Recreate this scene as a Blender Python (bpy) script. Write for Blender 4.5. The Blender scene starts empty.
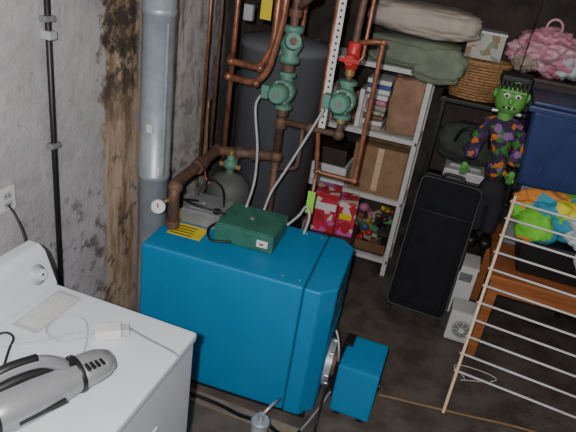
import bpy, bmesh, math, random
from mathutils import Vector, Matrix, noise, Euler
random.seed(7)
COL = bpy.context.collection
PI = math.pi

# ------------------------------------------------------------------ materials
def _new(name):
    m = bpy.data.materials.new(name); m.use_nodes = True
    nt = m.node_tree; b = nt.nodes["Principled BSDF"]
    return m, nt, b

def N(nt, typ, **kw):
    n = nt.nodes.new(typ)
    for k, v in kw.items(): setattr(n, k, v)
    return n

def setin(nt, sock, v):
    if hasattr(v, "is_output"): nt.links.new(v, sock)
    else: sock.default_value = v

def M(nt, op, a, b=0.0, c=None, clamp=False):
    n = N(nt, "ShaderNodeMath", operation=op, use_clamp=clamp)
    setin(nt, n.inputs[0], a); setin(nt, n.inputs[1], b)
    if c is not None: setin(nt, n.inputs[2], c)
    return n.outputs[0]

def smooth(nt, x, lo, hi):
    n = N(nt, "ShaderNodeMapRange", interpolation_type='SMOOTHSTEP')
    setin(nt, n.inputs["Value"], x)
    n.inputs["From Min"].default_value = lo; n.inputs["From Max"].default_value = hi
    return n.outputs["Result"]

def mixc(nt, fac, a, b):
    n = N(nt, "ShaderNodeMix", data_type='RGBA')
    setin(nt, n.inputs["Factor"], fac)
    for i, v in (("A", a), ("B", b)):
        s = [q for q in n.inputs if q.name == i and q.type == 'RGBA'][0]
        setin(nt, s, v if hasattr(v, "is_output") else (v[0], v[1], v[2], 1))
    return [o for o in n.outputs if o.type == 'RGBA'][0]

def noise_n(nt, vec, scale, detail=5, rough=.6, stretch=None):
    if stretch:
        mp = N(nt, "ShaderNodeMapping"); mp.inputs["Scale"].default_value = stretch
        nt.links.new(vec, mp.inputs["Vector"]); vec = mp.outputs[0]
    n = N(nt, "ShaderNodeTexNoise"); nt.links.new(vec, n.inputs["Vector"])
    n.inputs["Scale"].default_value = scale; n.inputs["Detail"].default_value = detail
    n.inputs["Roughness"].default_value = rough
    return n.outputs["Fac"]

def mat(name, c, rough=.5, metal=0, var=.15, vs=12, bump=0, bs=60, c2=None, spec=None):
    m, nt, b = _new(name)
    tc = N(nt, "ShaderNodeTexCoord").outputs["Object"]
    f = noise_n(nt, tc, vs, 6, .65)
    f = smooth(nt, f, .35, .68)
    if c2 is None: c2 = tuple(x * (1 - var * 2) for x in c)
    nt.links.new(mixc(nt, f, c, c2), b.inputs["Base Color"])
    b.inputs["Roughness"].default_value = rough; b.inputs["Metallic"].default_value = metal
    if spec is not None: b.inputs["Specular IOR Level"].default_value = spec
    if bump:
        bn = N(nt, "ShaderNodeBump"); bn.inputs["Strength"].default_value = bump
        bn.inputs["Distance"].default_value = .01
        nt.links.new(noise_n(nt, tc, bs, 4), bn.inputs["Height"])
        nt.links.new(bn.outputs[0], b.inputs["Normal"])
    return m

def patch_mat(name, cols, scale=9, rough=.85, warp=0):
    """patchwork print: voronoi cells picking colours from a ramp"""
    m, nt, b = _new(name)
    tc = N(nt, "ShaderNodeTexCoord").outputs["Object"]
    v = N(nt, "ShaderNodeTexVoronoi"); v.inputs["Scale"].default_value = scale
    nt.links.new(tc, v.inputs["Vector"])
    sep = N(nt, "ShaderNodeSeparateColor"); nt.links.new(v.outputs["Color"], sep.inputs[0])
    r = N(nt, "ShaderNodeValToRGB"); r.color_ramp.interpolation = 'CONSTANT'
    cr = r.color_ramp
    while len(cr.elements) < len(cols): cr.elements.new(.5)
    for i, c in enumerate(cols):
        cr.elements[i].position = i / len(cols); cr.elements[i].color = (*c, 1)
    nt.links.new(sep.outputs[0], r.inputs[0]); nt.links.new(r.outputs[0], b.inputs["Base Color"])
    b.inputs["Roughness"].default_value = rough
    return m

def wood_mat(name, a, c, scale=4, stretch=(1, 12, 12)):
    m, nt, b = _new(name)
    tc = N(nt, "ShaderNodeTexCoord").outputs["Object"]
    f = smooth(nt, noise_n(nt, tc, scale, 6, .6, stretch), .3, .7)
    nt.links.new(mixc(nt, f, a, c), b.inputs["Base Color"]); b.inputs["Roughness"].default_value = .45
    return m

def wall_left_mat():
    m, nt, b = _new("stained_plaster")
    tc = N(nt, "ShaderNodeTexCoord").outputs["Object"]
    s = N(nt, "ShaderNodeSeparateXYZ"); nt.links.new(tc, s.inputs[0])
    y, z = s.outputs[1], s.outputs[2]
    n1 = noise_n(nt, tc, 3, 8, .62); n2 = noise_n(nt, tc, 9, 8, .7); n3 = noise_n(nt, tc, 28, 6, .7)
    nv = noise_n(nt, tc, 6, 6, .65, (1, 3, .5))
    base = mixc(nt, smooth(nt, n1, .35, .65), (.36, .335, .345), (.46, .435, .445))
    base = mixc(nt, M(nt, 'MULTIPLY', smooth(nt, n2, .5, .68), .5), base, (.28, .26, .268))
    base = mixc(nt, M(nt, 'MULTIPLY', smooth(nt, n3, .6, .7), .3), base, (.19, .175, .17))
    # light flaked paint beyond the flue
    yw = M(nt, 'ADD', y, M(nt, 'MULTIPLY', M(nt, 'SUBTRACT', n1, .5), .5))
    fl = M(nt, 'MULTIPLY', smooth(nt, yw, 2.32, 2.45), smooth(nt, n2, .42, .52))
    base = mixc(nt, M(nt, 'MULTIPLY', fl, .8), base, (.68, .635, .57))
    fl2 = M(nt, 'MULTIPLY', smooth(nt, yw, 2.32, 2.45), smooth(nt, nv, .54, .62))
    base = mixc(nt, M(nt, 'MULTIPLY', fl2, .7), base, (.15, .12, .09))
    # brown rust/damp column
    yd = M(nt, 'ABSOLUTE', M(nt, 'SUBTRACT', M(nt, 'ADD', y, M(nt, 'MULTIPLY', M(nt, 'SUBTRACT', n2, .5), .25)), 2.15))
    band = M(nt, 'SUBTRACT', 1.0, smooth(nt, yd, .11, .16))
    colr = mixc(nt, smooth(nt, nv, .38, .66), (.54, .41, .28), (.24, .135, .065))
    colr = mixc(nt, M(nt, 'MULTIPLY', smooth(nt, n2, .55, .65), .6), colr, (.10, .06, .03))
    base = mixc(nt, M(nt, 'MULTIPLY', band, .95), base, colr)
    # soot, upper part of the column
    soot = M(nt, 'MULTIPLY', M(nt, 'MULTIPLY', band, smooth(nt, z, 1.1, 1.5)), smooth(nt, n2, .40, .54))
    base = mixc(nt, M(nt, 'MULTIPLY', soot, .92), base, (.03, .026, .022))
    # mould, low on the wall
    mz = M(nt, 'SUBTRACT', 1.0, smooth(nt, z, .75, 1.2))
    md = M(nt, 'MULTIPLY', mz, smooth(nt, n2, .52, .62))
    base = mixc(nt, M(nt, 'MULTIPLY', md, .7), base, (.08, .065, .055))
    # far end painted darker, standing in for flash falloff
    far = smooth(nt, yw, 2.95, 3.25)
    base = mixc(nt, M(nt, 'MULTIPLY', far, .9), base, (.05, .04, .035))
    nt.links.new(base, b.inputs["Base Color"]); b.inputs["Roughness"].default_value = .85
    bn = N(nt, "ShaderNodeBump"); bn.inputs["Strength"].default_value = .5; bn.inputs["Distance"].default_value = .02
    nt.links.new(M(nt, 'ADD', n2, M(nt, 'MULTIPLY', n3, .5)), bn.inputs["Height"]); nt.links.new(bn.outputs[0], b.inputs["Normal"])
    return m

MW = wall_left_mat()
M_floor = mat("damp_concrete", (.135, .11, .092), .6, 0, c2=(.06, .05, .044), vs=5, bump=.4, bs=30)
M_back = mat("darkened_stone", (.06, .045, .037), .9, 0, c2=(.02, .017, .014), vs=5, bump=.6, bs=12)  # stone colour darkened to carry the flash falloff at the back
M_ceil = wood_mat("ceiling_boards", (.12, .08, .05), (.05, .035, .02))
M_blue = mat("blue_enamel", (.010, .235, .47), .42, 0, c2=(.009, .215, .44), vs=4)
M_blued = mat("blue_seam", (.004, .07, .15), .5)
M_black = mat("black_plastic", (.012, .012, .013), .45)
M_fabricb = mat("black_nylon", (.012, .013, .016), .85, bump=.3, bs=200, spec=.25)
M_zip = mat("grey_piping", (.07, .07, .075), .6)
M_white = mat("white_enamel", (.60, .63, .68), .3, var=.02)
M_whitep = mat("white_plastic", (.66, .65, .63), .45, var=.05)
M_lgrey = mat("light_grey_plastic", (.42, .43, .45), .5, var=.05)
M_grey = mat("grey_metal", (.24, .25, .26), .45, .1)
M_box = mat("grey_box_enamel", (.26, .27, .28), .45, .1)
M_tank = mat("grey_tank_enamel", (.135, .14, .16), .6, 0, var=.06, vs=3)
M_etank = mat("dark_painted_steel", (.10, .105, .10), .6, 0, var=.08, vs=6)
M_galv = mat("galvanised_steel", (.42, .47, .51), .42, .3, c2=(.33, .37, .41), vs=12)
M_steel = mat("steel", (.55, .55, .55), .35, .6, var=.1)
M_silver = mat("silver_plastic", (.30, .305, .32), .28, .35, var=.04)
M_cop = mat("copper", (.42, .17, .10), .4, .45, c2=(.2, .085, .05), vs=20)
M_brass = mat("brass", (.5, .34, .13), .4, .5)
M_iron = mat("rusty_iron", (.10, .065, .052), .6, .2, c2=(.20, .10, .06), vs=22, bump=.3)
M_green = mat("green_cast_iron", (.10, .27, .20), .5, .0, c2=(.12, .23, .18), vs=18)
M_greenb = mat("green_box_enamel", (.045, .18, .125), .45, .0)
M_red = mat("red_paint", (.55, .03, .03), .4)
M_tag = mat("lime_tag", (.35, .8, .08), .5, var=.03)
M_yel = mat("yellow_label", (.8, .62, .03), .5, var=.05)
M_wh2 = mat("paper_white", (.72, .72, .72), .6, var=.03)
M_card = mat("cardboard", (.33, .20, .11), .8, c2=(.25, .145, .075))
M_paper = mat("brown_paper", (.38, .22, .15), .8, c2=(.27, .15, .09), bump=.4)
M_pillow = mat("beige_ticking", (.55, .48, .40), .9, var=.06, bump=.2, vs=5)
M_blank = mat("green_blanket", (.24, .28, .20), .95, c2=(.17, .20, .145), bump=.4, vs=5)
M_duff = mat("dark_green_canvas", (.06, .075, .06), .95, bump=.4)
M_wick = mat("wicker", (.50, .28, .12), .6, c2=(.28, .14, .06), vs=40)
M_pink = mat("pink_plastic_bag", (.62, .40, .45), .3, c2=(.6, .2, .28), vs=7, bump=.5, bs=20)
M_tote = mat("navy_plastic", (.03, .05, .16), .35, var=.1)
M_towel = patch_mat("beach_towel_print", [(.16, .55, .04), (.20, .62, .05), (.8, .72, .05), (.18, .6, .04), (.05, .32, .45), (.16, .55, .04), (.75, .75, .1), (.7, .25, .05)], 6)
M_cloth = mat("white_cotton", (.6, .62, .66), .9, var=.08, bump=.3)
M_shirt = patch_mat("halloween_shirt_print", [(.05, .025, .08), (.08, .03, .13), (.03, .02, .05), (.6, .15, .02), (.03, .02, .05), (.25, .12, .3), (.03, .02, .05), (.04, .2, .03)], 34)
M_skin = mat("green_rubber_skin", (.14, .42, .08), .5)
M_hair = mat("black_hair", (.012, .012, .012), .6)
M_trou = mat("black_trouser_cloth", (.022, .02, .028), .9, bump=.3)
M_orng = mat("pumpkin_orange", (.75, .2, .02), .5)
M_desk = wood_mat("cherry_wood", (.42, .15, .05), (.28, .085, .03))
M_lath = wood_mat("pine", (.70, .54, .36), (.58, .42, .26))
M_redbox = patch_mat("printed_red_carton", [(.55, .03, .06), (.6, .04, .07), (.5, .02, .05), (.6, .1, .4), (.7, .6, .5), (.45, .02, .04)], 22, .5)
M_print = patch_mat("printed_carton", [(.45, .43, .4), (.5, .48, .42), (.3, .2, .1), (.5, .45, .4), (.2, .3, .2)], 26, .6)
TOYC = [mat("toy_%s" % n, c, .5) for n, c in (("red", (.5, .03, .03)), ("yellow", (.6, .42, .05)), ("blue", (.05, .1, .3)), ("green", (.05, .25, .08)), ("pink", (.55, .2, .3)), ("white", (.55, .53, .5)), ("brown", (.22, .11, .055)), ("dark", (.05, .035, .03)))]
M_beige = mat("beige_cloth", (.42, .36, .29), .9, bump=.4)

# ------------------------------------------------------------------ mesh builder
class B:
    def __init__(s, name):
        s.name = name; s.bm = bmesh.new(); s.mats = []
    def mi(s, m):
        if m not in s.mats: s.mats.append(m)
        return s.mats.index(m)
    def _merge(s, t, m, sm, X=None):
        if X is not None: t.transform(X)
        k = s.mi(m)
        for f in t.faces: f.material_index = k; f.smooth = sm
        me = bpy.data.meshes.new("t"); t.to_mesh(me); t.free(); s.bm.from_mesh(me); bpy.data.meshes.remove(me)
    def box(s, lo, hi, m, bev=0, X=None, sub=0, jit=0, seg=2, sm=False, taper=None):
        t = bmesh.new(); bmesh.ops.create_cube(t, size=1)
        sz = Vector(hi) - Vector(lo); c = (Vector(hi) + Vector(lo)) / 2
        for v in t.verts:
            v.co = Vector((v.co.x * sz.x, v.co.y * sz.y, v.co.z * sz.z))
            if taper and v.co.z < 0: v.co.x *= taper; v.co.y *= taper
            v.co += c
        if bev: bmesh.ops.bevel(t, geom=t.edges[:], offset=bev, segments=seg, affect='EDGES', profile=.6)
        if sub: bmesh.ops.subdivide_edges(t, edges=t.edges[:], cuts=sub, use_grid_fill=True)
        if jit:
            for v in t.verts: v.co += noise.noise_vector(v.co * 14 + c * 5) * jit
        s._merge(t, m, sm or bool(jit), X)
    def cyl(s, p0, p1, r, m, r2=None, n=20, X=None, bev=0):
        p0 = Vector(p0); p1 = Vector(p1); d = p1 - p0; L = d.length
        r2 = r if r2 is None else r2
        q = d.to_track_quat('Z', 'Y').to_matrix().to_4x4(); q.translation = p0
        if X is not None: q = X @ q
        pr = [(r, 0), (r2, L)] if not bev else [(r - bev, 0), (r, bev), (r2, L - bev), (r2 - bev, L)]
        s.lathe(pr, m, q, n, cap=True, sm=True)
    def lathe(s, prof, m, X=None, n=24, cap=True, sm=True, sx=1, sy=1):
        t = bmesh.new(); rings = []
        for r, z in prof:
            rings.append([t.verts.new((r * sx * math.cos(2 * PI * i / n), r * sy * math.sin(2 * PI * i / n), z)) for i in range(n)])
        for a, b in zip(rings, rings[1:]):
            for i in range(n): t.faces.new((a[i], a[(i + 1) % n], b[(i + 1) % n], b[i]))
        if cap:
            for rg, fl in ((rings[0], True), (rings[-1], False)):
                vs = [t.verts.new(v.co) for v in rg]
                t.faces.new(vs[::-1] if fl else vs)
        s._merge(t, m, sm, X)
    def tube(s, pts, r, m, n=10, fil=0.0, rr=None, X=None):
        P = [Vector(p) for p in pts]
        if fil and len(P) > 2:
            Q = [P[0]]
            for i in range(1, len(P) - 1):
                a = P[i - 1] - P[i]; b = P[i + 1] - P[i]
                f = min(fil, a.length * .49, b.length * .49)
                A = P[i] + a.normalized() * f; C = P[i] + b.normalized() * f
                for k in range(6):
                    u = k / 5; Q.append(A * (1 - u) ** 2 + P[i] * 2 * u * (1 - u) + C * u * u)
            Q.append(P[-1]); P = Q
        t = bmesh.new(); rings = []; nrm = None
        for i, p in enumerate(P):
            d = (P[min(i + 1, len(P) - 1)] - P[max(i - 1, 0)]).normalized()
            if nrm is None:
                nrm = d.orthogonal().normalized()
            else:
                nrm = (nrm - nrm.dot(d) * d)
                nrm = nrm.normalized() if nrm.length > 1e-6 else d.orthogonal().normalized()
            bn = d.cross(nrm); rad = rr[i] if rr else r
            rings.append([t.verts.new(p + (nrm * math.cos(2 * PI * k / n) + bn * math.sin(2 * PI * k / n)) * rad) for k in range(n)])
        for a, b in zip(rings, rings[1:]):
            for i in range(n): t.faces.new((a[i], a[(i + 1) % n], b[(i + 1) % n], b[i]))
        t.faces.new(rings[0][::-1]); t.faces.new(rings[-1])
        s._merge(t, m, True, X)
    def blob(s, c, sc, m, amp=0, fr=3, sub=4, X=None, power=1, flat=None):
        t = bmesh.new(); bmesh.ops.create_icosphere(t, subdivisions=sub, radius=1)
        c = Vector(c)
        for v in t.verts:
            d = v.co.copy()
            if power != 1:
                d = Vector([math.copysign(abs(q) ** power, q) for q in d])
            k = 1 + amp * noise.noise(v.co * fr + c * 7) + amp * .5 * noise.noise(v.co * fr * 2.7 + c * 3)
            v.co = Vector((d.x * sc[0], d.y * sc[1], d.z * sc[2])) * k
            if flat is not None: v.co.z = max(v.co.z, flat)
            v.co += c
        s._merge(t, m, True, X)
    def prism(s, poly, z0, z1, m, X=None, bev=0):
        t = bmesh.new()
        a = [t.verts.new((x, y, z0)) for x, y in poly]; b = [t.verts.new((x, y, z1)) for x, y in poly]
        n = len(poly); t.faces.new(a[::-1]); t.faces.new(b)
        for i in range(n): t.faces.new((a[i], a[(i + 1) % n], b[(i + 1) % n], b[i]))
        bmesh.ops.recalc_face_normals(t, faces=t.faces[:])
        if bev: bmesh.ops.bevel(t, geom=t.edges[:], offset=bev, segments=2, affect='EDGES', profile=.5)
        s._merge(t, m, False, X)
    def done(s, parent=None):
        me = bpy.data.meshes.new(s.name); s.bm.to_mesh(me); s.bm.free()
        for m in s.mats: me.materials.append(m)
        o = bpy.data.objects.new(s.name, me); COL.objects.link(o)
        if parent: o.parent = parent
        return o

def catmull(P, n=8):
    P = [Vector(p) for p in P]; P = [P[0]] + P + [P[-1]]; out = []
    for i in range(1, len(P) - 2):
        a, b, c, d = P[i - 1:i + 3]
        for k in range(n):
            u = k / n
            out.append(.5 * ((2 * b) + (-a + c) * u + (2 * a - 5 * b + 4 * c - d) * u * u + (-a + 3 * b - 3 * c + d) * u ** 3))
    out.append(P[-2]); return out

def TR(loc, rz=0, rx=0, ry=0):
    return Matrix.Translation(loc) @ Euler((rx, ry, rz), 'XYZ').to_matrix().to_4x4()

# ------------------------------------------------------------------ room
def slab(name, lo, hi, m):
    b = B(name); b.box(lo, hi, m); return b.done()
slab("floor", (-1.6, -1.6, -.1), (3.0, 4.2, 0), M_floor)
slab("wall_left", (-1.6, -1.6, 0), (-1.45, 4.2, 2.4), MW)
slab("wall_back", (-1.45, 4.08, 0), (3.0, 4.2, 2.4), M_back)
slab("wall_right", (2.6, -1.6, 0), (2.75, 4.08, 2.4), M_back)
slab("wall_front", (-1.45, -1.75, 0), (2.6, -1.6, 2.4), M_back)
b = B("ceiling"); b.box((-1.6, -1.75, 2.4), (3.0, 4.2, 2.46), M_ceil)
b.done()

# ------------------------------------------------------------------ dryer
b = B("clothes_dryer")
x0, x1, y0, y1, zt = -1.27, -.62, .67, 1.34, .91
b.box((x0, y0, .03), (x1, y1, zt - .03), M_white, .008)
b.box((x0, y0 - .004, zt - .035), (x1 + .008, y1 + .004, zt), M_white, .012, seg=3)
b.box((x1 - .02, y0 + .08, .2), (x1 + .004, y0 + .45, .70), M_white, .004)       # front door
b.box((x0 + .03, y0 + .03, 0), (x1 - .03, y1 - .03, .03), M_black)
# console (slanted face)
t = [( -1.155, .91), (-1.20, 1.035), (-1.225, 1.055), (-1.27, 1.055), (-1.27, .91)]
Xc = Matrix(((1, 0, 0, 0), (0, 0, 1, 0), (0, 1, 0, 0), (0, 0, 0, 1)))
b.prism(t, y0, y1 + .002, M_white, Xc, .006)
b.prism([(-1.166, .925), (-1.196, 1.022), (-1.198, 1.022), (-1.168, .925)], y0 + .05, y1 - .16, M_lgrey, Xc)
# dial on the slanted face
q = Vector((.94, 0, .34)).to_track_quat('Z', 'Y').to_matrix().to_4x4(); q.translation = (-1.183, 1.275, .977)
b.lathe([(.036, 0), (.036, .004), (.024, .006), (.021, .022), (.018, .025)], M_lgrey, q)
b.lathe([(.019, .0255), (.010, .0262)], M_white, q)
b.lathe([(.004, .026), (.004, .028)], M_black, q, n=10)
# lint door with ridges
b.box((-1.128, 1.095, .909), (-1.035, 1.312, .914), M_lgrey, .002)
for i in range(9):
    x = -1.118 + i * .0092; b.box((x, 1.11, .913), (x + .004, 1.297, .916), M_whitep)
b.done()

# ------------------------------------------------------------------ handheld vacuum
b = B("handheld_vacuum")
Xv = TR((-.82, .875, .911), rz=math.radians(-24))   # local +y = nozzle direction
prof = [(.012, -.19), (.045, -.178), (.062, -.15), (.068, -.10), (.066, -.03), (.058, .04), (.052, .09)]
Xy = Xv @ Matrix(((1, 0, 0, 0), (0, 0, 1, 0), (0, 1, 0, .062), (0, 0, 0, 1)))
b.lathe(prof, M_silver, Xy, 28, sx=1.0, sy=.86)
b.lathe([(.0505, .09), (.055, .096), (.054, .13), (.049, .165), (.036, .19), (.014, .20)], M_silver, Xy, 28, sx=1.0, sy=.72)
b.lathe([(.0545, .084), (.0565, .089), (.0555, .097)], M_black, Xy, 28, cap=False, sy=.92)
b.lathe([(.064, -.165), (.072, -.15), (.0705, -.135), (.064, -.125)], M_black, Xy, 28, cap=False, sx=.99, sy=.88)
# handle arch
b.tube(catmull([(0, -.16, .10), (0, -.145, .148), (0, -.09, .168), (0, -.01, .160), (0, .04, .128), (0, .065, .10)], 6), .017, M_silver, 12, X=Xv)
b.tube(catmull([(0, -.13, .166), (0, -.08, .178), (0, -.01, .170)], 6), .013, M_black, 12, X=Xv)
b.tube(catmull([(-.01, -.13, .114), (-.01, -.05, .120), (-.01, .03, .108)], 6), .016, M_black, 12, X=Xv)
b.box((-.013, .045, .100), (.013, .09, .118), M_black, .004, X=Xv)
b.box((.0600, -.09, .05), (.0690, .03, .062), M_black, .001, X=Xv)
for i in range(4):
    b.box((.020, .105 + i * .014, .094), (.045, .112 + i * .014, .104 - i * .002), M_black, X=Xv)
b.done()

b = B("power_adapter")
Xa = TR((-.84, 1.20, .9105), rz=math.radians(35))
b.box((-.05, -.026, 0), (.03, .026, .034), M_whitep, .006, X=Xa)
b.box((.03, -.018, .004), (.055, .018, .028), M_lgrey, .004, X=Xa)
b.tube(catmull([(-.80, 1.24, .925), (-.74, 1.235, .916), (-.68, 1.225, .916), (-.625, 1.215, .916), (-.603, 1.21, .905)]), .003, M_grey, 8)
b.tube(catmull([(-.88, 1.17, .92), (-.95, 1.10, .915), (-1.02, 1.12, .915), (-1.03, 1.19, .917), (-.96, 1.22, .914), (-.90, 1.16, .914), (-.86, 1.07, .914), (-.92, 1.0, .914), (-.90, .93, .914)]), .003, M_lgrey, 8)
b.tube(catmull([(-.86, 1.18, .925), (-.93, 1.16, .914), (-1.0, 1.07, .914), (-1.06, 1.02, .914), (-1.11, .95, .914)]), .003, M_lgrey, 8)
b.done()
b = B("power_cord")
b.tube(catmull([(-.94, .82, .915), (-1.0, .92, .915), (-1.05, 1.0, .915), (-1.08, 1.05, .915), (-1.12, 1.05, .915), (-1.13, .98, .915), (-1.08, .92, .915)]), .0038, M_black, 8)
b.done()

# ------------------------------------------------------------------ wall fittings
b = B("wall_outlet")
b.box((-1.4499, 1.395, 1.075), (-1.440, 1.475, 1.165), M_whitep, .003)
for z in (1.10, 1.135):
    b.box((-1.441, 1.415, z - .012), (-1.437, 1.455, z + .014), M_lgrey, .003)
    b.box((-1.438, 1.425, z - .004), (-1.4365, 1.429, z + .006), M_black); b.box((-1.438, 1.441, z - .004), (-1.4365, 1.445, z + .006), M_black)
b.tube(catmull([(-1.437, 1.435, 1.10), (-1.40, 1.43, 1.06), (-1.36, 1.42, .98), (-1.34, 1.38, .9), (-1.33, 1.30, .82)]), .004, M_black, 8)
b.done()
b = B("electrical_conduit")
b.tube([(-1.432, 1.68, 0), (-1.432, 1.68, 2.4)], .011, M_black, 12)
for z in (.5, 1.25, 1.72, 2.1): b.box((-1.4499, 1.655, z), (-1.418, 1.705, z + .02), M_grey, .003)
b.box((-1.4499, 1.66, 1.66), (-1.41, 1.70, 1.69), M_lgrey, .004)
b.done()

b = B("flue_pipe")
b.lathe([(.074, .0), (.074, .95), (.077, .952), (.077, .975), (.0745, .977), (.0745, 1.72), (.078, 1.722), (.078, 1.75), (.0745, 1.752), (.0745, 2.4)], M_galv, TR((-1.34, 2.27, 0)), 32)
b.box((-1.271, 2.22, .98), (-1.262, 2.24, 1.7), M_galv)
b.box((-1.272, 2.18, 1.00), (-1.26, 2.21, 1.04), M_wh2)
b.box((-1.34, 2.188, 1.20), (-1.31, 2.198, 1.24), M_wh2)
b.done()

# ------------------------------------------------------------------ boiler
XB = TR((-.758, 2.262, 0), rz=math.radians(3.2))
b = B("oil_boiler")
b.box((-.45, -.25, 0), (.42, .25, .045), M_black, X=XB)
b.box((-.475, -.272, .03), (.3105, .268, .752), M_blue, .016, X=XB, seg=3)
b.prism([(.3135, -.272), (.390, -.272), (.455, -.205), (.455, .205), (.390, .268), (.3135, .268)], .025, .752, M_blue, XB, .009)
b.box((.309, -.266, .04), (.315, .262, .748), M_blued, X=XB)
b.box((.453, -.17, .63), (.458, -.02, .665), M_black, .001, X=XB)
b.box((.4575, -.15, .642), (.4585, -.04, .652), M_lgrey, X=XB)
b.box((.453, -.17, .06), (.458, .17, .42), M_blue, .004, X=XB)
b.box((.453, -.19, .585), (.456, .19, .589), M_blued, X=XB)
for x in (.2, .28):
    b.cyl((x, -.22, .752), (x, -.22, .756), .005, M_steel, X=XB, n=8); b.cyl((x, .22, .752), (x, .22, .756), .005, M_steel, X=XB, n=8)
b.box((-.42, -.12, .752), (-.25, -.0, .7545), M_yel, X=XB)
for i in range(4): b.box((-.41, -.11 + i * .026, .7542), (-.30, -.102 + i * .026, .755), M_black, X=XB)
# grey aquastat box
b.box((-.41, .01, .753), (-.205, .22, .835), M_box, .008, X=XB)
b.box((-.38, .03, .835), (-.235, .20, .843), M_box, .003, X=XB)
b.cyl((-.235, .045, .835), (-.235, .045, .85), .02, M_black, X=XB)
b.cyl((-.33, .10, .843), (-.33, .10, .848), .012, M_steel, X=XB)
b.cyl((-.43, .05, .753), (-.43, .05, .80), .016, M_brass, X=XB)
# green relay box
b.box((-.195, -.075, .753), (.10, .185, .842), M_greenb, .006, X=XB)
b.box((-.19, -.07, .842), (.095, .18, .850), M_greenb, .004, X=XB)
b.box((.02, -.0785, .78), (.075, -.0745, .815), M_wh2, X=XB)
b.box((.035, -.0795, .79), (.055, -.078, .80), M_red, X=XB)
b.cyl((-.05, .05, .85), (-.05, .05, .855), .012, M_steel, X=XB)
b.done()
b = B("oil_burner")
# mounting flange and blast tube
fx = .459
for r, a, c, m in ((.122, 0, .012, M_galv), (.104, .012, .03, M_galv), (.072, .03, .085, M_iron)):
    b.cyl((fx + a, -.03, .205), (fx + c, -.03, .205), r, m, X=XB, n=28)
for i in range(6):
    a = i * PI / 3; b.cyl((fx + .012, -.03 + .110 * math.cos(a), .205 + .110 * math.sin(a)), (fx + .028, -.03 + .110 * math.cos(a), .205 + .110 * math.sin(a)), .010, M_steel, X=XB, n=6)
b.box((-.222, 2.12, .03), (-.02, 2.385, .32), M_blue, .012)
b.box((-.245, 2.17, .07), (-.222, 2.35, .28), M_black, .006)
b.box((-.235, 2.28, .30), (-.19, 2.37, .335), M_black, .004)
b.box((-.20, 2.14, 0), (-.17, 2.37, .03), M_black); b.box((-.08, 2.14, 0), (-.05, 2.37, .03), M_black)
b.cyl((-.02, 2.28, .14), (-.012, 2.28, .14), .02, M_black)
b.tube(catmull([(-.235, 2.18, .10), (-.26, 2.10, .06), (-.29, 2.0, .03), (-.32, 1.90, .02), (-.34, 1.84, .012)]), .006, M_steel, 8)
b.tube(catmull([(-.235, 2.19, .2), (-.25, 2.11, .2), (-.255, 2.06, .1), (-.25, 2.0, .015), (-.23, 1.88, .012)]), .006, M_black, 8)
b.tube(catmull([(-.235, 2.2, .26), (-.24, 2.19, .32), (-.26, 2.22, .38), (-.285, 2.24, .42)]), .006, M_steel, 8)
b.done()
b = B("oil_filter")
b.cyl((-.47, 1.78, .0), (-.47, 1.78, .14), .038, M_galv, bev=.008)
b.cyl((-.47, 1.78, .14), (-.47, 1.78, .165), .044, M_galv, bev=.006)
b.cyl((-.47, 1.78, .165), (-.47, 1.78, .20), .014, M_steel)
b.tube([(-.47, 1.78, .19), (-.44, 1.84, .22), (-.43, 1.90, .2)], .008, M_steel, 8, .02)
b.tube(catmull([(-.51, 1.78, .15), (-.60, 1.84, .08), (-.72, 1.9, .03), (-.86, 1.91, .022), (-1.0, 1.9, .022)]), .009, M_black, 8)
b.tube(catmull([(-.43, 1.78, .15), (-.38, 1.82, .08), (-.33, 1.88, .03), (-.31, 1.93, .022)]), .009, M_black, 8)
b.done()
b = B("boiler_pad"); b.box((-1.24, 1.88, 0.0), (-.30, 1.955, .012), mat("pad_concrete", (.24, .19, .145), .8), .004); b.done()
b = B("oil_line")
b.tube(catmull([(-.01, 2.37, .007), (.2, 2.40, .007), (.45, 2.44, .007), (.8, 2.49, .007), (1.4, 2.5, .007)]), .006, M_card, 8)
b.done()

# ------------------------------------------------------------------ water heater
b = B("water_heater")
Xh = TR((-1.03, 3.15, 0))
b.lathe([(.22, 0), (.22, .05), (.25, .055), (.25, 1.52), (.262, 1.525), (.262, 1.545), (.24, 1.575), (.12, 1.60), (.0, 1.605)], M_tank, Xh, 40)
b.lathe([(.2515, .40), (.2525, .405), (.2515, .41)], M_black, Xh, 40, cap=False)
b.cyl((-1.10, 3.12, 1.58), (-1.10, 3.12, 2.4), .014, M_cop); b.cyl((-.95, 3.15, 1.58), (-.95, 3.15, 2.4), .014, M_cop)
b.box((-1.10, 2.86, 1.70), (-1.04, 2.865, 1.80), M_yel); b.box((-1.19, 2.85, 1.68), (-1.14, 2.88, 1.76), M_lgrey, .004)
b.tube([(-1.10, 3.12, 1.85), (-1.07, 2.862, 1.80)], .004, M_black, 6); b.tube([(-1.10, 3.12, 1.8), (-1.16, 2.87, 1.75)], .004, M_black, 6)
b.done()

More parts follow.
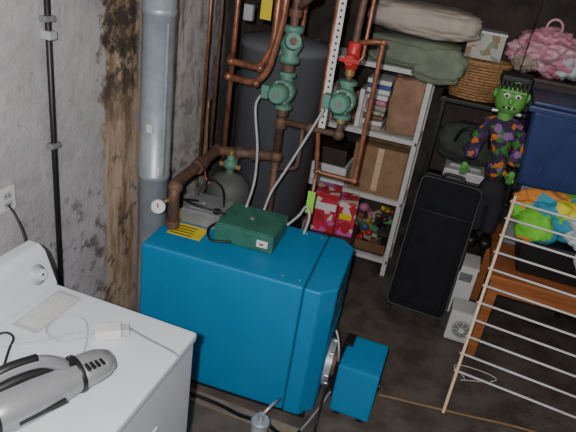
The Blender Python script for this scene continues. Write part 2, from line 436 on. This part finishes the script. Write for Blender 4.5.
# ------------------------------------------------------------------ pipework
PY = 2.72
def P(x, z, y=PY): return (x, y, z)
HP = bpy.data.objects.new("heating_pipework", None); COL.objects.link(HP)
b = B("expansion_tank")
b.lathe([(.0, -.14), (.07, -.125), (.115, -.07), (.125, 0), (.115, .07), (.07, .125), (.02, .14), (.02, .18)], M_etank, TR((-1.10, 2.67, .76)), 28)
b.cyl((-1.10, 2.67, .0), (-1.10, 2.67, .63), .02, M_iron)
b.done(HP)
b = B("iron_pipes")
def fit(p, r=.036, m=M_iron): b.blob(p, (r, r, r), m, sub=3)
b.tube([(-1.17, 2.17, .754), (-1.17, 2.17, .955), (-1.19, 2.22, .97), (-1.21, PY, .985), (-.865, PY, 1.035)], .027, M_iron, 14, .03)
for p in ((-1.175, 2.19, .965), (-1.21, PY, .985), (-.865, PY, 1.035), (-1.08, PY, 1.005), (-1.20, 2.5, .978)): fit(p)
b.cyl((-1.17, 2.17, .76), (-1.17, 2.17, .80), .036, M_iron, n=8)
b.cyl((-1.195, 2.44, .975), (-1.20, 2.52, .978), .038, M_iron, n=8)
b.cyl((-1.0, PY, 1.015), (-.955, PY, 1.022), .040, M_iron, n=8)
b.tube([P(-.865, 1.035), P(-.865, 2.4)], .022, M_iron, 14)
b.tube([P(-.865, 1.235), P(-.55, 1.235), P(-.55, 1.75), P(-.53, 2.4)], .017, M_iron, 12, .02)
for p in (P(-.865, 1.235), P(-.55, 1.235), P(-.70, 1.235)): fit(p, .03)
for z in (1.2, 1.27, 1.50, 1.76, 1.95): b.cyl(P(-.865, z), P(-.865, z + .035), .034, M_iron, n=8)
for z in (1.30, 1.54): b.cyl(P(-.55, z), P(-.55, z + .03), .025, M_brass, n=8)
b.tube([P(-1.08, 1.0), P(-1.10, .88, 2.67)], .012, M_iron, 10)
b.tube([P(-.865, 1.035), P(-.865, .50)], .02, M_iron, 12)
b.tube([P(-.78, 2.4), P(-.78, 1.88), P(-.865, 1.80)], .02, M_iron, 12, .04); fit(P(-.78, 1.88), .03)
b.tube([P(-.74, 1.235), P(-.74, 1.0), P(-.865, .96)], .012, M_iron, 10, .03)
b.done(HP)
b = B("copper_pipes")
b.tube([P(-1.17, .95), P(-1.17, 2.4)], .013, M_cop, 12)
b.tube([(-1.33, 2.75, .9), (-1.33, 2.75, 2.4)], .009, M_cop, 10)
b.tube([(-1.28, 2.78, .9), (-1.28, 2.78, 2.4)], .008, M_iron, 10)
b.tube([(-.93, 2.64, 2.4), (-.93, 2.64, 1.62), (-.985, 2.64, 1.50), (-1.16, 2.66, 1.50), (-1.17, PY, 1.52)], .017, M_cop, 12, .04)
b.tube([(-.885, 2.61, 2.4), (-.885, 2.61, 1.75), (-.93, 2.61, 1.50), (-.99, 2.61, 1.425), (-1.15, 2.64, 1.425), (-1.17, PY, 1.40)], .017, M_cop, 12, .05)
for p in ((-.93, 2.64, 1.62), (-.985, 2.64, 1.5), (-1.15, 2.655, 1.50), (-1.15, 2.64, 1.425), (-.985, 2.61, 1.43)): b.blob(p, (.022, .022, .022), M_cop, sub=2)
b.tube([P(-.53, 1.70), P(-.42, 1.725), P(-.42, 1.01), P(-.63, 1.01), P(-.66, 1.25), P(-.67, 2.4)], .0125, M_cop, 12, .03)
b.tube([(-.505, 2.74, 2.4), (-.505, 2.74, 1.62), P(-.55, 1.60)], .010, M_cop, 10, .02)
for p in (P(-.42, 1.72), P(-.42, 1.01), P(-.63, 1.01)): b.blob(p, (.018, .018, .018), M_cop, sub=2)
b.tube([P(-.63, 1.01), P(-.63, .80), (-.63, 2.66, .6)], .010, M_cop, 10, .02)
b.tube([(-1.15, 2.60, .80), (-1.22, 2.60, .86), (-1.24, 2.62, 1.2), (-1.24, 2.62, 1.3)], .006, M_cop, 8, .03)
b.done(HP)
b = B("hanger_strap")
b.box((-.652, 2.685, 1.26), (-.618, 2.691, 2.4), M_whitep)
z = 1.29
while z < 2.38:
    b.cyl((-.635, 2.684, z), (-.635, 2.6845, z), .006, M_black, n=8); z += .03
b.done(HP)
b = B("hanging_tag")
b.box((-.650, 2.695, .77), (-.608, 2.698, .90), M_tag, .001); b.tube([(-.63, 2.697, .90), (-.63, PY, 1.0)], .0015, M_whitep, 6)
b.done(HP)
b = B("pressure_gauge")
b.cyl((-1.215, 2.11, .89), (-1.198, 2.075, .90), .034, M_steel, n=24)
b.cyl((-1.198, 2.075, .90), (-1.1965, 2.072, .901), .029, M_wh2, n=24)
b.box((-1.201, 2.070, .895), (-1.194, 2.072, .918), M_red)
b.cyl((-1.21, 2.11, .90), (-1.18, 2.16, .91), .008, M_brass)
b.done(HP)

def pump(name, x, z, k=1.12):
    b = B(name); S = TR(P(x, z)) @ Matrix.Scale(k, 4)
    b.cyl((0, 0, -.085), (0, 0, -.067), .043, M_green, n=6, X=S); b.cyl((0, 0, .067), (0, 0, .085), .043, M_green, n=6, X=S)
    b.lathe([(.022, -.075), (.03, -.05), (.05, -.02), (.053, 0), (.05, .02), (.03, .05), (.022, .075)], M_green, S, 20)
    b.cyl((0, 0, 0), (0, -.055, 0), .055, M_green, bev=.006, X=S)
    b.cyl((0, -.055, 0), (0, -.125, 0), .044, M_green, bev=.01, X=S)
    for i in range(6):
        a = i * PI / 3; b.cyl((.048 * math.cos(a), -.04, .048 * math.sin(a)), (.048 * math.cos(a), -.064, .048 * math.sin(a)), .006, M_steel, n=6, X=S)
    b.cyl((0, -.125, 0), (0, -.130, 0), .016, M_grey, X=S)
    b.box((-.075, -.115, -.03), (-.04, -.06, .03), M_green, .006, X=S)
    b.done(HP)
pump("circulator_pump", -.865, 1.40)
pump("circulator_pump", -.55, 1.42)
b = B("flow_check_valve")
b.lathe([(.03, -.09), (.052, -.088), (.052, -.065), (.036, -.05), (.060, 0), (.036, .05), (.052, .065), (.052, .088), (.03, .09)], M_green, TR(P(-.865, 1.63)), 20)
b.cyl(P(-.865, 1.63), P(-.83, 1.66, PY - .08), .038, M_green); b.cyl(P(-.84, 1.65, PY - .06), P(-.825, 1.665, PY - .10), .018, M_iron, n=6)
b.done(HP)
b = B("zone_valve")
b.cyl(P(-.55, 1.57), P(-.55, 1.70), .032, M_red, bev=.006); b.cyl(P(-.55, 1.62), P(-.55, 1.62, PY - .07), .028, M_red, bev=.004)
b.box((-.60, PY - .075, 1.61), (-.50, PY - .067, 1.63), M_red, .003)
b.done(HP)
b = B("feed_valve")
b.cyl(P(-1.10, .90, 2.66), P(-1.10, 1.00, 2.66), .022, M_green, bev=.004); b.blob((-1.10, 2.66, .95), (.04, .04, .034), M_green, sub=3)
b.cyl((-1.10, 2.66, .97), (-1.10, 2.66, 1.03), .014, M_brass); b.cyl((-1.16, 2.66, .94), (-1.04, 2.66, .94), .014, M_brass)
b.done(HP)
b = B("flexible_conduit")
def W(x, y, z): return XB @ Vector((x, y, z))
b.tube(catmull([(-.93, 2.61, 1.40), (-.97, 2.60, 1.32), (-.92, 2.56, 1.12), (-.90, 2.52, .95), tuple(W(-.12, .15, .852))]), .007, M_lgrey, 8)
b.tube(catmull([(-.62, 2.61, 1.38), (-.68, 2.58, 1.22), (-.76, 2.55, 1.02), (-.80, 2.52, .92), tuple(W(-.03, .17, .852))]), .007, M_lgrey, 8)
b.tube(catmull([tuple(W(.10, .17, .80)), (-.63, 2.50, .84), (-.60, 2.50, .90), (-.57, 2.48, .86), (-.58, 2.46, .765)]), .007, M_lgrey, 8)
b.tube(catmull([tuple(W(-.2, .05, .80)), tuple(W(-.23, -.06, .80)), tuple(W(-.19, -.12, .775)), tuple(W(-.1, -.09, .775))]), .006, M_black, 8)
b.tube(catmull([tuple(W(-.36, .10, .845)), tuple(W(-.40, .02, .875)), tuple(W(-.30, -.02, .88)), tuple(W(-.18, .02, .855))]), .006, M_black, 8)
b.tube(catmull([tuple(W(-.40, .18, .83)), tuple(W(-.36, .22, .92)), tuple(W(-.27, .18, .91)), tuple(W(-.22, .10, .85))]), .005, M_black, 8)
b.done(HP)

# ------------------------------------------------------------------ white storage shelf
b = B("storage_shelf")
sx0, sx1, sy0, sy1 = -1.08, -.20, 3.58, 3.93
for x in (sx0, sx1 - .035):
    for y in (sy0, sy1 - .035):
        b.box((x, y, 0), (x + .035, y + .035, 1.49), M_whitep, .006)
for z in (.13, .59, 1.03, 1.47):
    b.box((sx0, sy0 + .002, z - .03), (sx1, sy0 + .02, z), M_whitep, .004); b.box((sx0, sy1 - .02, z - .03), (sx1, sy1 - .002, z), M_whitep, .004)
    b.box((sx1 - .02, sy0, z - .03), (sx1 - .002, sy1, z), M_whitep, .004); b.box((sx0 + .002, sy0, z - .03), (sx0 + .02, sy1, z), M_whitep, .004)
    y = sy0 + .03
    while y < sy1 - .02:
        b.box((sx0 + .01, y, z - .012), (sx1 - .01, y + .028, z - .001), M_whitep); y += .034
b.done()

b = B("green_blanket")
for i in range(3):
    b.blob((-.36, 3.74, 1.515 + i * .050), (.30 - .012 * i, .19, .040), M_blank, .08, 2, 4, power=.6)
b.blob((-.20, 3.60, 1.53), (.17, .07, .11), M_blank, .18, 2, 4, power=.75)
b.blob((-.42, 3.575, 1.56), (.18, .05, .07), M_blank, .15, 2, 4, power=.75)
b.done()
b = B("pillow")
b.blob((-.35, 3.75, 1.76), (.35, .21, .095), M_pillow, .10, 1.6, 5, power=.65)
b.done()
b = B("folded_linens")
random.seed(3)
x = -1.0
while x < -.60:
    w = random.uniform(.02, .05); h = random.uniform(.16, .27)
    b.box((x, 3.62 + random.uniform(0, .03), 1.031), (x + w - .002, 3.85, 1.031 + h), random.choice([TOYC[5], M_beige, TOYC[6], TOYC[2], M_wh2]), .004); x += w
for i in range(7):
    b.box((-.60 + random.uniform(0, .01), 3.61, 1.034 + i * .034), (-.455, 3.84, 1.066 + i * .034), [M_beige, M_wh2, TOYC[6], M_print, M_beige, TOYC[4], M_wh2][i], .012, sub=2, jit=.006)
for i in range(3):
    b.box((-.60 + random.uniform(-.01, .01), 3.61, 1.28 + i * .03), (-.45, 3.83, 1.308 + i * .03), [M_wh2, TOYC[2], M_wh2][i], .002)
b.done()
b = B("paper_bag")
b.box((-.435, 3.61, 1.045), (-.235, 3.81, 1.41), M_paper, .01, sub=6, jit=.02)
b.done()
b = B("cardboard_box")
b.box((-.60, 3.61, .592), (-.24, 3.88, .93), M_card, .004)
b.box((-.60, 3.60, .93), (-.24, 3.73, .934), M_card); b.box((-.60, 3.76, .93), (-.24, 3.885, .934), M_card)
b.box((-.44, 3.6085, .62), (-.40, 3.6095, .93), M_lath)
b.done()
b = B("shoe_boxes")
b.box((-1.0, 3.62, .592), (-.63, 3.88, .72), M_wh2, .004); b.box((-.98, 3.63, .722), (-.65, 3.88, .84), TOYC[7], .004)
b.done()
b = B("toy_pile")
random.seed(11)
for i in range(110):
    x = random.uniform(-.70, -.27); y = random.uniform(3.66, 3.86); z = .18 + random.random() ** 1.4 * .26
    s = random.uniform(.018, .045); m = random.choice(TOYC + [TOYC[7], TOYC[6], TOYC[1], M_beige])
    X = TR((x, y, z), random.uniform(0, 3), random.uniform(0, 3))
    if i % 3: b.box((-s, -s * .6, -s * .5), (s, s * .6, s * .5), m, s * .15, X=X)
    else: b.blob((0, 0, 0), (s, s * .8, s * .8), m, sub=2, X=X)
b.box((-.75, 3.62, .132), (-.245, 3.88, .16), TOYC[7], .01)
b.box((-.75, 3.615, .15), (-.245, 3.63, .22), TOYC[6], .004)
b.done()
b = B("storage_crate"); b.box((-.74, 3.20, 0), (-.45, 3.50, .38), TOYC[7], .01, taper=.93)
b.box((-.745, 3.19, .36), (-.44, 3.51, .385), TOYC[7], .006); b.done()
b = B("product_carton")
Xr = TR((-.60, 3.36, .386), rz=.15)
b.box((-.15, -.09, 0), (.01, .09, .28), M_redbox, .003, X=Xr); b.box((.014, -.09, 0), (.135, .09, .24), M_redbox, .003, X=Xr)
b.box((-.14, -.0925, .16), (0, -.0905, .21), M_wh2, X=Xr); b.box((.03, -.0925, .12), (.11, -.0905, .16), M_yel, X=Xr)
b.done()

# ------------------------------------------------------------------ suitcase
b = B("suitcase")
Xs = TR((.060, 3.13, .058), rx=math.radians(-15), rz=math.radians(-3))
w, d, h = .19, .20, .885
b.box((-w, 0, .02), (w, d, h), M_fabricb, .04, X=Xs, seg=5)
b.box((-w + .035, -.012, .06), (w - .035, .02, h * .78), M_fabricb, .014, X=Xs, seg=3)
def rrect(y, ww, z0, z1, r=.035):
    pts = []
    for cx, cz, a0 in ((ww - r, z1 - r, 0), (-ww + r, z1 - r, 90), (-ww + r, z0 + r, 180), (ww - r, z0 + r, 270)):
        for k in range(5):
            a = math.radians(a0 + k * 22.5); pts.append((cx + r * math.cos(a), y, cz + r * math.sin(a)))
    return pts + [pts[0]]
b.tube(rrect(.008, w - .006, .026, h - .006), .0045, M_zip, 8, X=Xs)
b.tube(rrect(d - .012, w + .001, .02, h), .0045, M_zip, 8, X=Xs)
b.tube(rrect(.09, w + .002, .018, h + .002), .003, M_black, 8, X=Xs)
b.tube([(-w + .04, -.013, h * .76), (w - .04, -.013, h * .76)], .0028, M_zip, 6, X=Xs)
b.tube([(-w + .04, -.013, h * .74), (w - .04, -.013, h * .74)], .0015, M_black, 6, X=Xs)
b.tube([(-.07, .1, h - .005), (-.06, .1, h + .03), (.06, .1, h + .03), (.07, .1, h - .005)], .010, M_black, 10, .02, X=Xs)
b.box((w - .002, .07, .35), (w + .012, .12, .55), M_black, .006, X=Xs)
for x in (-w + .03, w - .03):
    b.cyl((x - .015, d - .02, .012), (x + .015, d - .02, .012), .028, M_black, X=Xs)
    b.box((x - .015, .01, -.04), (x + .015, .05, .03), M_black, .005, X=Xs)
b.done()

# ------------------------------------------------------------------ small white heater + box
b = B("fan_heater")
b.box((.272, 3.05, .012), (.455, 3.22, .225), M_whitep, .012)
b.cyl((.36, 3.05, .11), (.36, 3.042, .11), .062, M_lgrey); b.cyl((.36, 3.042, .11), (.36, 3.038, .11), .05, M_grey)
b.cyl((.36, 3.038, .11), (.36, 3.03, .11), .016, M_whitep)
for i in range(8):
    a = i * PI / 4; b.tube([(.36, 3.036, .11), (.36 + .055 * math.cos(a), 3.036, .11 + .055 * math.sin(a))], .002, M_whitep, 6)
for x in (.29, .43): b.box((x, 3.09, 0), (x + .015, 3.2, .013), M_black)
b.done()
b = B("white_carton")
b.box((.27, 3.38, 0), (.385, 3.57, .36), M_wh2, .004); b.box((.28, 3.375, .26), (.36, 3.38, .32), M_grey)
b.box((.265, 3.375, .355), (.39, 3.575, .37), M_wh2, .004)
b.done()

# ------------------------------------------------------------------ dark shelf behind
b = B("utility_shelf")
for x in (-.13, .42, 1.0):
    for y in (3.72, 4.02): b.box((x, y, 0), (x + .03, y + .03, 1.33), M_black, .003)
for z in (.10, .70, 1.30): b.box((-.14, 3.71, z), (1.04, 4.06, z + .025), M_black, .003)
b.done()
b = B("wicker_basket")
Xw = TR((.045, 3.87, 1.327))
for k in range(13):
    z = .01 + k * .018; r = .115 + .032 * k / 12
    pts = [(1.25 * (r + .004 * (1 if (i + k) % 2 else -1)) * math.cos(2 * PI * i / 32), .9 * (r + .004 * (1 if (i + k) % 2 else -1)) * math.sin(2 * PI * i / 32), z) for i in range(33)]
    b.tube(pts, .0085, M_wick, 6, X=Xw)
for i in range(32):
    a = 2 * PI * i / 32; b.tube([(1.25 * .115 * math.cos(a), .9 * .115 * math.sin(a), 0), (1.25 * .148 * math.cos(a), .9 * .148 * math.sin(a), .23)], .004, M_wick, 6, X=Xw)
b.tube([(1.25 * .15 * math.cos(2 * PI * i / 32), .9 * .15 * math.sin(2 * PI * i / 32), .24) for i in range(33)], .013, M_wick, 8, X=Xw)
b.lathe([(.001, .005), (.11, .005)], M_wick, Xw, 24, sx=1.25, sy=.9)
b.done()
b = B("printed_box"); b.box((-.07, 3.80, 1.582), (.15, 3.98, 1.74), M_print, .003); b.box((-.075, 3.795, 1.735), (.155, 3.985, 1.75), M_wh2, .003); b.done()
b = B("storage_bin"); b.box((.25, 3.74, 1.327), (.72, 4.03, 1.53), TOYC[7], .01, taper=.92); b.box((.24, 3.73, 1.52), (.73, 4.04, 1.545), TOYC[7], .006); b.done()
b = B("plastic_bag")
b.blob((.40, 3.86, 1.69), (.20, .14, .13), M_pink, .35, 2.6, 5)
b.blob((.55, 3.86, 1.655), (.13, .11, .10), M_cloth, .35, 3, 4)
b.blob((.30, 3.82, 1.64), (.08, .08, .08), M_beige, .35, 3, 4)
b.tube(catmull([(.35, 3.84, 1.79), (.36, 3.83, 1.86), (.40, 3.83, 1.88), (.44, 3.84, 1.85), (.44, 3.85, 1.78)]), .008, M_pink, 8)
b.done()
b = B("printer")
b.box((.0, 3.75, .727), (.27, 3.98, .86), M_whitep, .012); b.box((.02, 3.74, .77), (.25, 3.75, .80), M_black); b.box((.03, 3.80, .86), (.24, 3.97, .885), M_lgrey, .008)
b.done()
b = B("duffel_bag"); b.blob((.13, 3.86, 1.03), (.22, .13, .135), M_duff, .15, 2, 4, power=.75)
b.tube(catmull([(.02, 3.75, 1.05), (.06, 3.72, 1.15), (.2, 3.72, 1.15), (.24, 3.75, 1.05)]), .01, M_black, 8); b.done()
b = B("laundry_detergent")
for i, x in enumerate((-.07, .06, .18)):
    b.box((x - .05, 3.78, .127), (x + .05, 3.86, .36), [M_wh2, TOYC[2], M_whitep][i], .02, seg=3); b.cyl((x, 3.82, .36), (x, 3.82, .40), .022, TOYC[3 - i])
b.done()

# ------------------------------------------------------------------ wooden table and contents
b = B("wooden_table")
tx0, tx1, ty0, ty1, tz = .40, 1.25, 2.93, 3.69, .59
b.box((tx0, ty0, tz - .03), (tx1, ty1, tz), M_desk, .006)
b.box((tx0 + .02, ty0 + .02, tz - .12), (tx1 - .02, ty0 + .045, tz - .03), M_desk, .003); b.box((tx0 + .02, ty0 + .02, tz - .12), (tx0 + .045, ty1 - .02, tz - .03), M_desk, .003)
b.box((tx0 + .02, ty1 - .045, tz - .12), (tx1 - .02, ty1 - .02, tz - .03), M_desk, .003); b.box((tx1 - .045, ty0 + .02, tz - .12), (tx1 - .02, ty1 - .02, tz - .03), M_desk, .003)
for x in (tx0 + .01, tx1 - .07):
    for y in (ty0 + .01, ty1 - .07): b.box((x, y, 0), (x + .06, y + .06, tz - .03), M_desk, .005, taper=.8)
b.done()
b = B("laundry_tub")
b.box((.50, 3.03, .592), (1.12, 3.36, .80), M_black, .02, taper=.9, seg=3); b.tube([(.49, 3.02, .80), (1.13, 3.02, .80), (1.13, 3.37, .80), (.49, 3.37, .80), (.49, 3.02, .80)], .012, M_black, 8, .03)
b.done()
b = B("beach_towel")
b.blob((.66, 3.18, .93), (.24, .14, .12), M_towel, .3, 1.8, 5)
b.blob((.56, 3.10, .88), (.12, .12, .11), M_towel, .25, 2, 4)
b.blob((.92, 3.20, .92), (.17, .13, .12), M_towel, .3, 2, 4)
b.done()
b = B("white_laundry")
b.blob((.83, 3.05, .92), (.13, .10, .10), M_cloth, .35, 2, 5); b.blob((.88, 2.99, .81), (.10, .06, .12), M_cloth, .3, 2, 4)
b.done()
b = B("storage_drawer"); b.box((.46, 3.39, .592), (1.05, 3.68, 1.005), M_grey, .01)
for z in (.62, .82): b.box((.48, 3.38, z), (1.03, 3.392, z + .17), M_grey, .006)
b.done()
b = B("storage_tote")
b.box((.37, 3.27, 1.008), (1.06, 3.69, 1.46), M_tote, .03, taper=.86, seg=3)
b.box((.345, 3.25, 1.44), (1.085, 3.70, 1.475), M_tote, .01); b.box((.36, 3.265, 1.475), (1.07, 3.69, 1.50), M_tote, .012)
for x in (.5, .65, .8, .95): b.box((x, 3.285, 1.10), (x + .02, 3.30, 1.43), M_tote, .004, X=None)
b.done()

# ------------------------------------------------------------------ hanging monster doll
E = bpy.data.objects.new("frankenstein_decoration", None); COL.objects.link(E)
def skin(name, verts, edges, radii, m, sub=2):
    me = bpy.data.meshes.new(name); me.from_pydata([Vector(v) for v in verts], edges, []); me.materials.append(m)
    o = bpy.data.objects.new(name, me); COL.objects.link(o); o.parent = E
    sk = o.modifiers.new("skin", 'SKIN'); sk.use_smooth_shade = True
    for v, r in zip(me.skin_vertices[0].data, radii): v.radius = r if isinstance(r, tuple) else (r, r)
    me.skin_vertices[0].data[0].use_root = True
    s2 = o.modifiers.new("sub", 'SUBSURF'); s2.levels = sub; s2.render_levels = sub
    return o
DY = 3.42
def D(x, z, y=0): return (x - .01, DY + y, z)
skin("shirt_torso", [D(.315, .96), D(.30, 1.08), D(.285, 1.20), D(.275, 1.29), D(.268, 1.355), D(.19, 1.29), D(.145, 1.18), D(.125, 1.06, -.02), D(.35, 1.285), D(.395, 1.18), D(.395, 1.07, -.03)],
     [(0, 1), (1, 2), (2, 3), (3, 4), (3, 5), (5, 6), (6, 7), (3, 8), (8, 9), (9, 10)],
     [(.115, .065), (.110, .06), (.105, .06), (.09, .05), .035, .055, .052, .052, .05, .05, .05], M_shirt)
skin("trouser_legs", [D(.315, 1.0), D(.32, .93), D(.275, .84), D(.28, .73), D(.285, .61), D(.36, .84), D(.365, .73), D(.37, .61)],
     [(0, 1), (1, 2), (2, 3), (3, 4), (1, 5), (5, 6), (6, 7)],
     [(.095, .06), (.095, .06), .060, .054, .050, .060, .054, .050], M_trou)
b = B("head")
HX = TR(D(.262, 1.475)) @ Matrix.Scale(1.30, 4)
b.blob((0, 0, 0), (.066, .058, .083), M_skin, .04, 3, 4, power=.75, X=HX)
b.box((-.068, -.045, .045), (.068, .055, .095), M_hair, .022, seg=3, X=HX)
for i in range(7):
    x = -.055 + i * .018; b.cyl((x, -.05, .06), (x + .003, -.062, .028 - .012 * (i % 2)), .012, M_hair, r2=.003, n=8, X=HX)
b.box((-.054, -.068, .020), (.054, -.045, .032), M_skin, .005, X=HX)
for x in (-.024, .024):
    b.blob((x, -.056, .007), (.014, .010, .012), M_wh2, sub=3, X=HX); b.blob((x, -.066, .006), (.006, .004, .006), M_hair, sub=2, X=HX)
b.blob((0, -.064, -.015), (.012, .016, .016), M_skin, sub=3, X=HX)
b.box((-.027, -.060, -.050), (.027, -.048, -.040), M_hair, .003, X=HX)
b.box((-.015, -.0615, -.048), (-.008, -.058, -.040), M_wh2, X=HX); b.box((.008, -.0615, -.048), (.015, -.058, -.040), M_wh2, X=HX)
for sx in (-1, 1):
    b.blob((sx * .068, 0, 0), (.012, .016, .022), M_skin, sub=3, X=HX)
    b.cyl((sx * .035, 0, -.075), (sx * .062, 0, -.078), .010, M_steel, X=HX)
b.cyl((0, 0, -.12), (0, 0, -.06), .034, M_skin, X=HX)
b.done(E)
b = B("hands")
for hx, hz, hy, sg in ((.112, 1.035, -.02, 1), (.386, 1.045, -.03, -1)):
    def H(x, z, y): return (x, DY + y, z)
    b.blob(H(hx, hz - .02, hy), (.020, .012, .026), M_skin, sub=3, power=.85)
    for k, L in enumerate((.030, .036, .033, .026)):
        fx_ = hx + (k - 1.5) * .0095
        b.tube([H(fx_, hz - .038, hy), H(fx_ + (k - 1.5) * .002, hz - .038 - L * .55, hy - .004), H(fx_ + (k - 1.5) * .002, hz - .038 - L, hy - .014)], 0, M_skin, 8, rr=[.0055, .005, .0035])
    b.tube([H(hx + sg * .017, hz - .012, hy), H(hx + sg * .03, hz - .028, hy - .006), H(hx + sg * .03, hz - .045, hy - .010)], 0, M_skin, 8, rr=[.007, .006, .004])
b.done(E)
b = B("pumpkin_badge")
b.blob(D(.30, 1.14, -.064), (.03, .016, .026), M_orng, sub=3); b.blob(D(.235, 1.22, -.055), (.018, .014, .016), M_orng, sub=3); b.blob(D(.345, 1.04, -.064), (.02, .014, .018), M_orng, sub=3)
b.box(D(.288, 1.145, -.082), D(.294, 1.152, -.074), M_hair); b.box(D(.306, 1.145, -.082), D(.312, 1.152, -.074), M_hair); b.box(D(.288, 1.128, -.082), D(.312, 1.133, -.074), M_hair)
b.done(E)
b = B("shoes")
for x in (.285, .372): b.blob(D(x, .57, -.03), (.040, .07, .035), M_black, sub=3, power=.8)
b.done(E)
b = B("hanging_cord"); b.tube([D(.262, 1.58), D(.262, 2.4)], .002, M_black, 6); b.done(E)

# ------------------------------------------------------------------ drying rack
b = B("drying_rack")
Xr = TR((.334, 2.40, 0), rz=math.radians(-6)) @ Euler((math.radians(-30.5), 0, 0)).to_matrix().to_4x4()
L = 1.21
b.box((-.010, -.008, .005), (.006, .010, L), M_lath, .003, X=Xr); b.box((.775, -.008, .005), (.791, .010, L), M_lath, .003, X=Xr)
for i in range(11):
    z = .235 + i * .094; b.tube([(-.014, 0, z), (.795, 0, z)], .0062, M_wh2, 10, X=Xr)
    b.cyl((-.018, 0, z), (-.012, 0, z), .007, M_lath, X=Xr, n=10)
b.done()
b = B("extension_cord")
pts = [(.47 + .10 * math.cos(a) + .05 * math.sin(2.3 * a), 2.78 + .07 * math.sin(a * 1.1), .006) for a in [i * .5 for i in range(12)]]
b.tube(catmull(pts, 4), .003, M_whitep, 6)
b.done()

# ------------------------------------------------------------------ light: on-camera flash + weak added fill
def light(name, typ, loc, e, col, size=.05):
    l = bpy.data.lights.new(name, typ); l.energy = e; l.color = col
    if typ == 'POINT': l.shadow_soft_size = size
    o = bpy.data.objects.new(name, l); o.location = loc; COL.objects.link(o); return o
light("camera_flash", 'POINT', (-.04, -.12, 2.20), 215, (.98, .99, 1), .02)
light("added_fill", 'POINT', (.5, 2.2, 2.3), 9, (1, .9, .8), .1)  # added fill to brighten the right-hand things, no actual bulb
w = bpy.data.worlds.new("world"); bpy.context.scene.world = w; w.use_nodes = True
w.node_tree.nodes["Background"].inputs[0].default_value = (.02, .02, .022, 1)

# ------------------------------------------------------------------ camera
R = Matrix(((.93491, -.2635, .23771), (.3273, .38133, -.86456), (.13717, .88609, .44276)))
R = R.to_quaternion().to_matrix().to_4x4()
cam = bpy.data.cameras.new("camera"); co = bpy.data.objects.new("camera", cam); COL.objects.link(co)
co.matrix_world = Matrix.Translation((0, 0, 2.1)) @ R
cam.sensor_width = 36; cam.lens = 35; cam.clip_start = .02
bpy.context.scene.camera = co
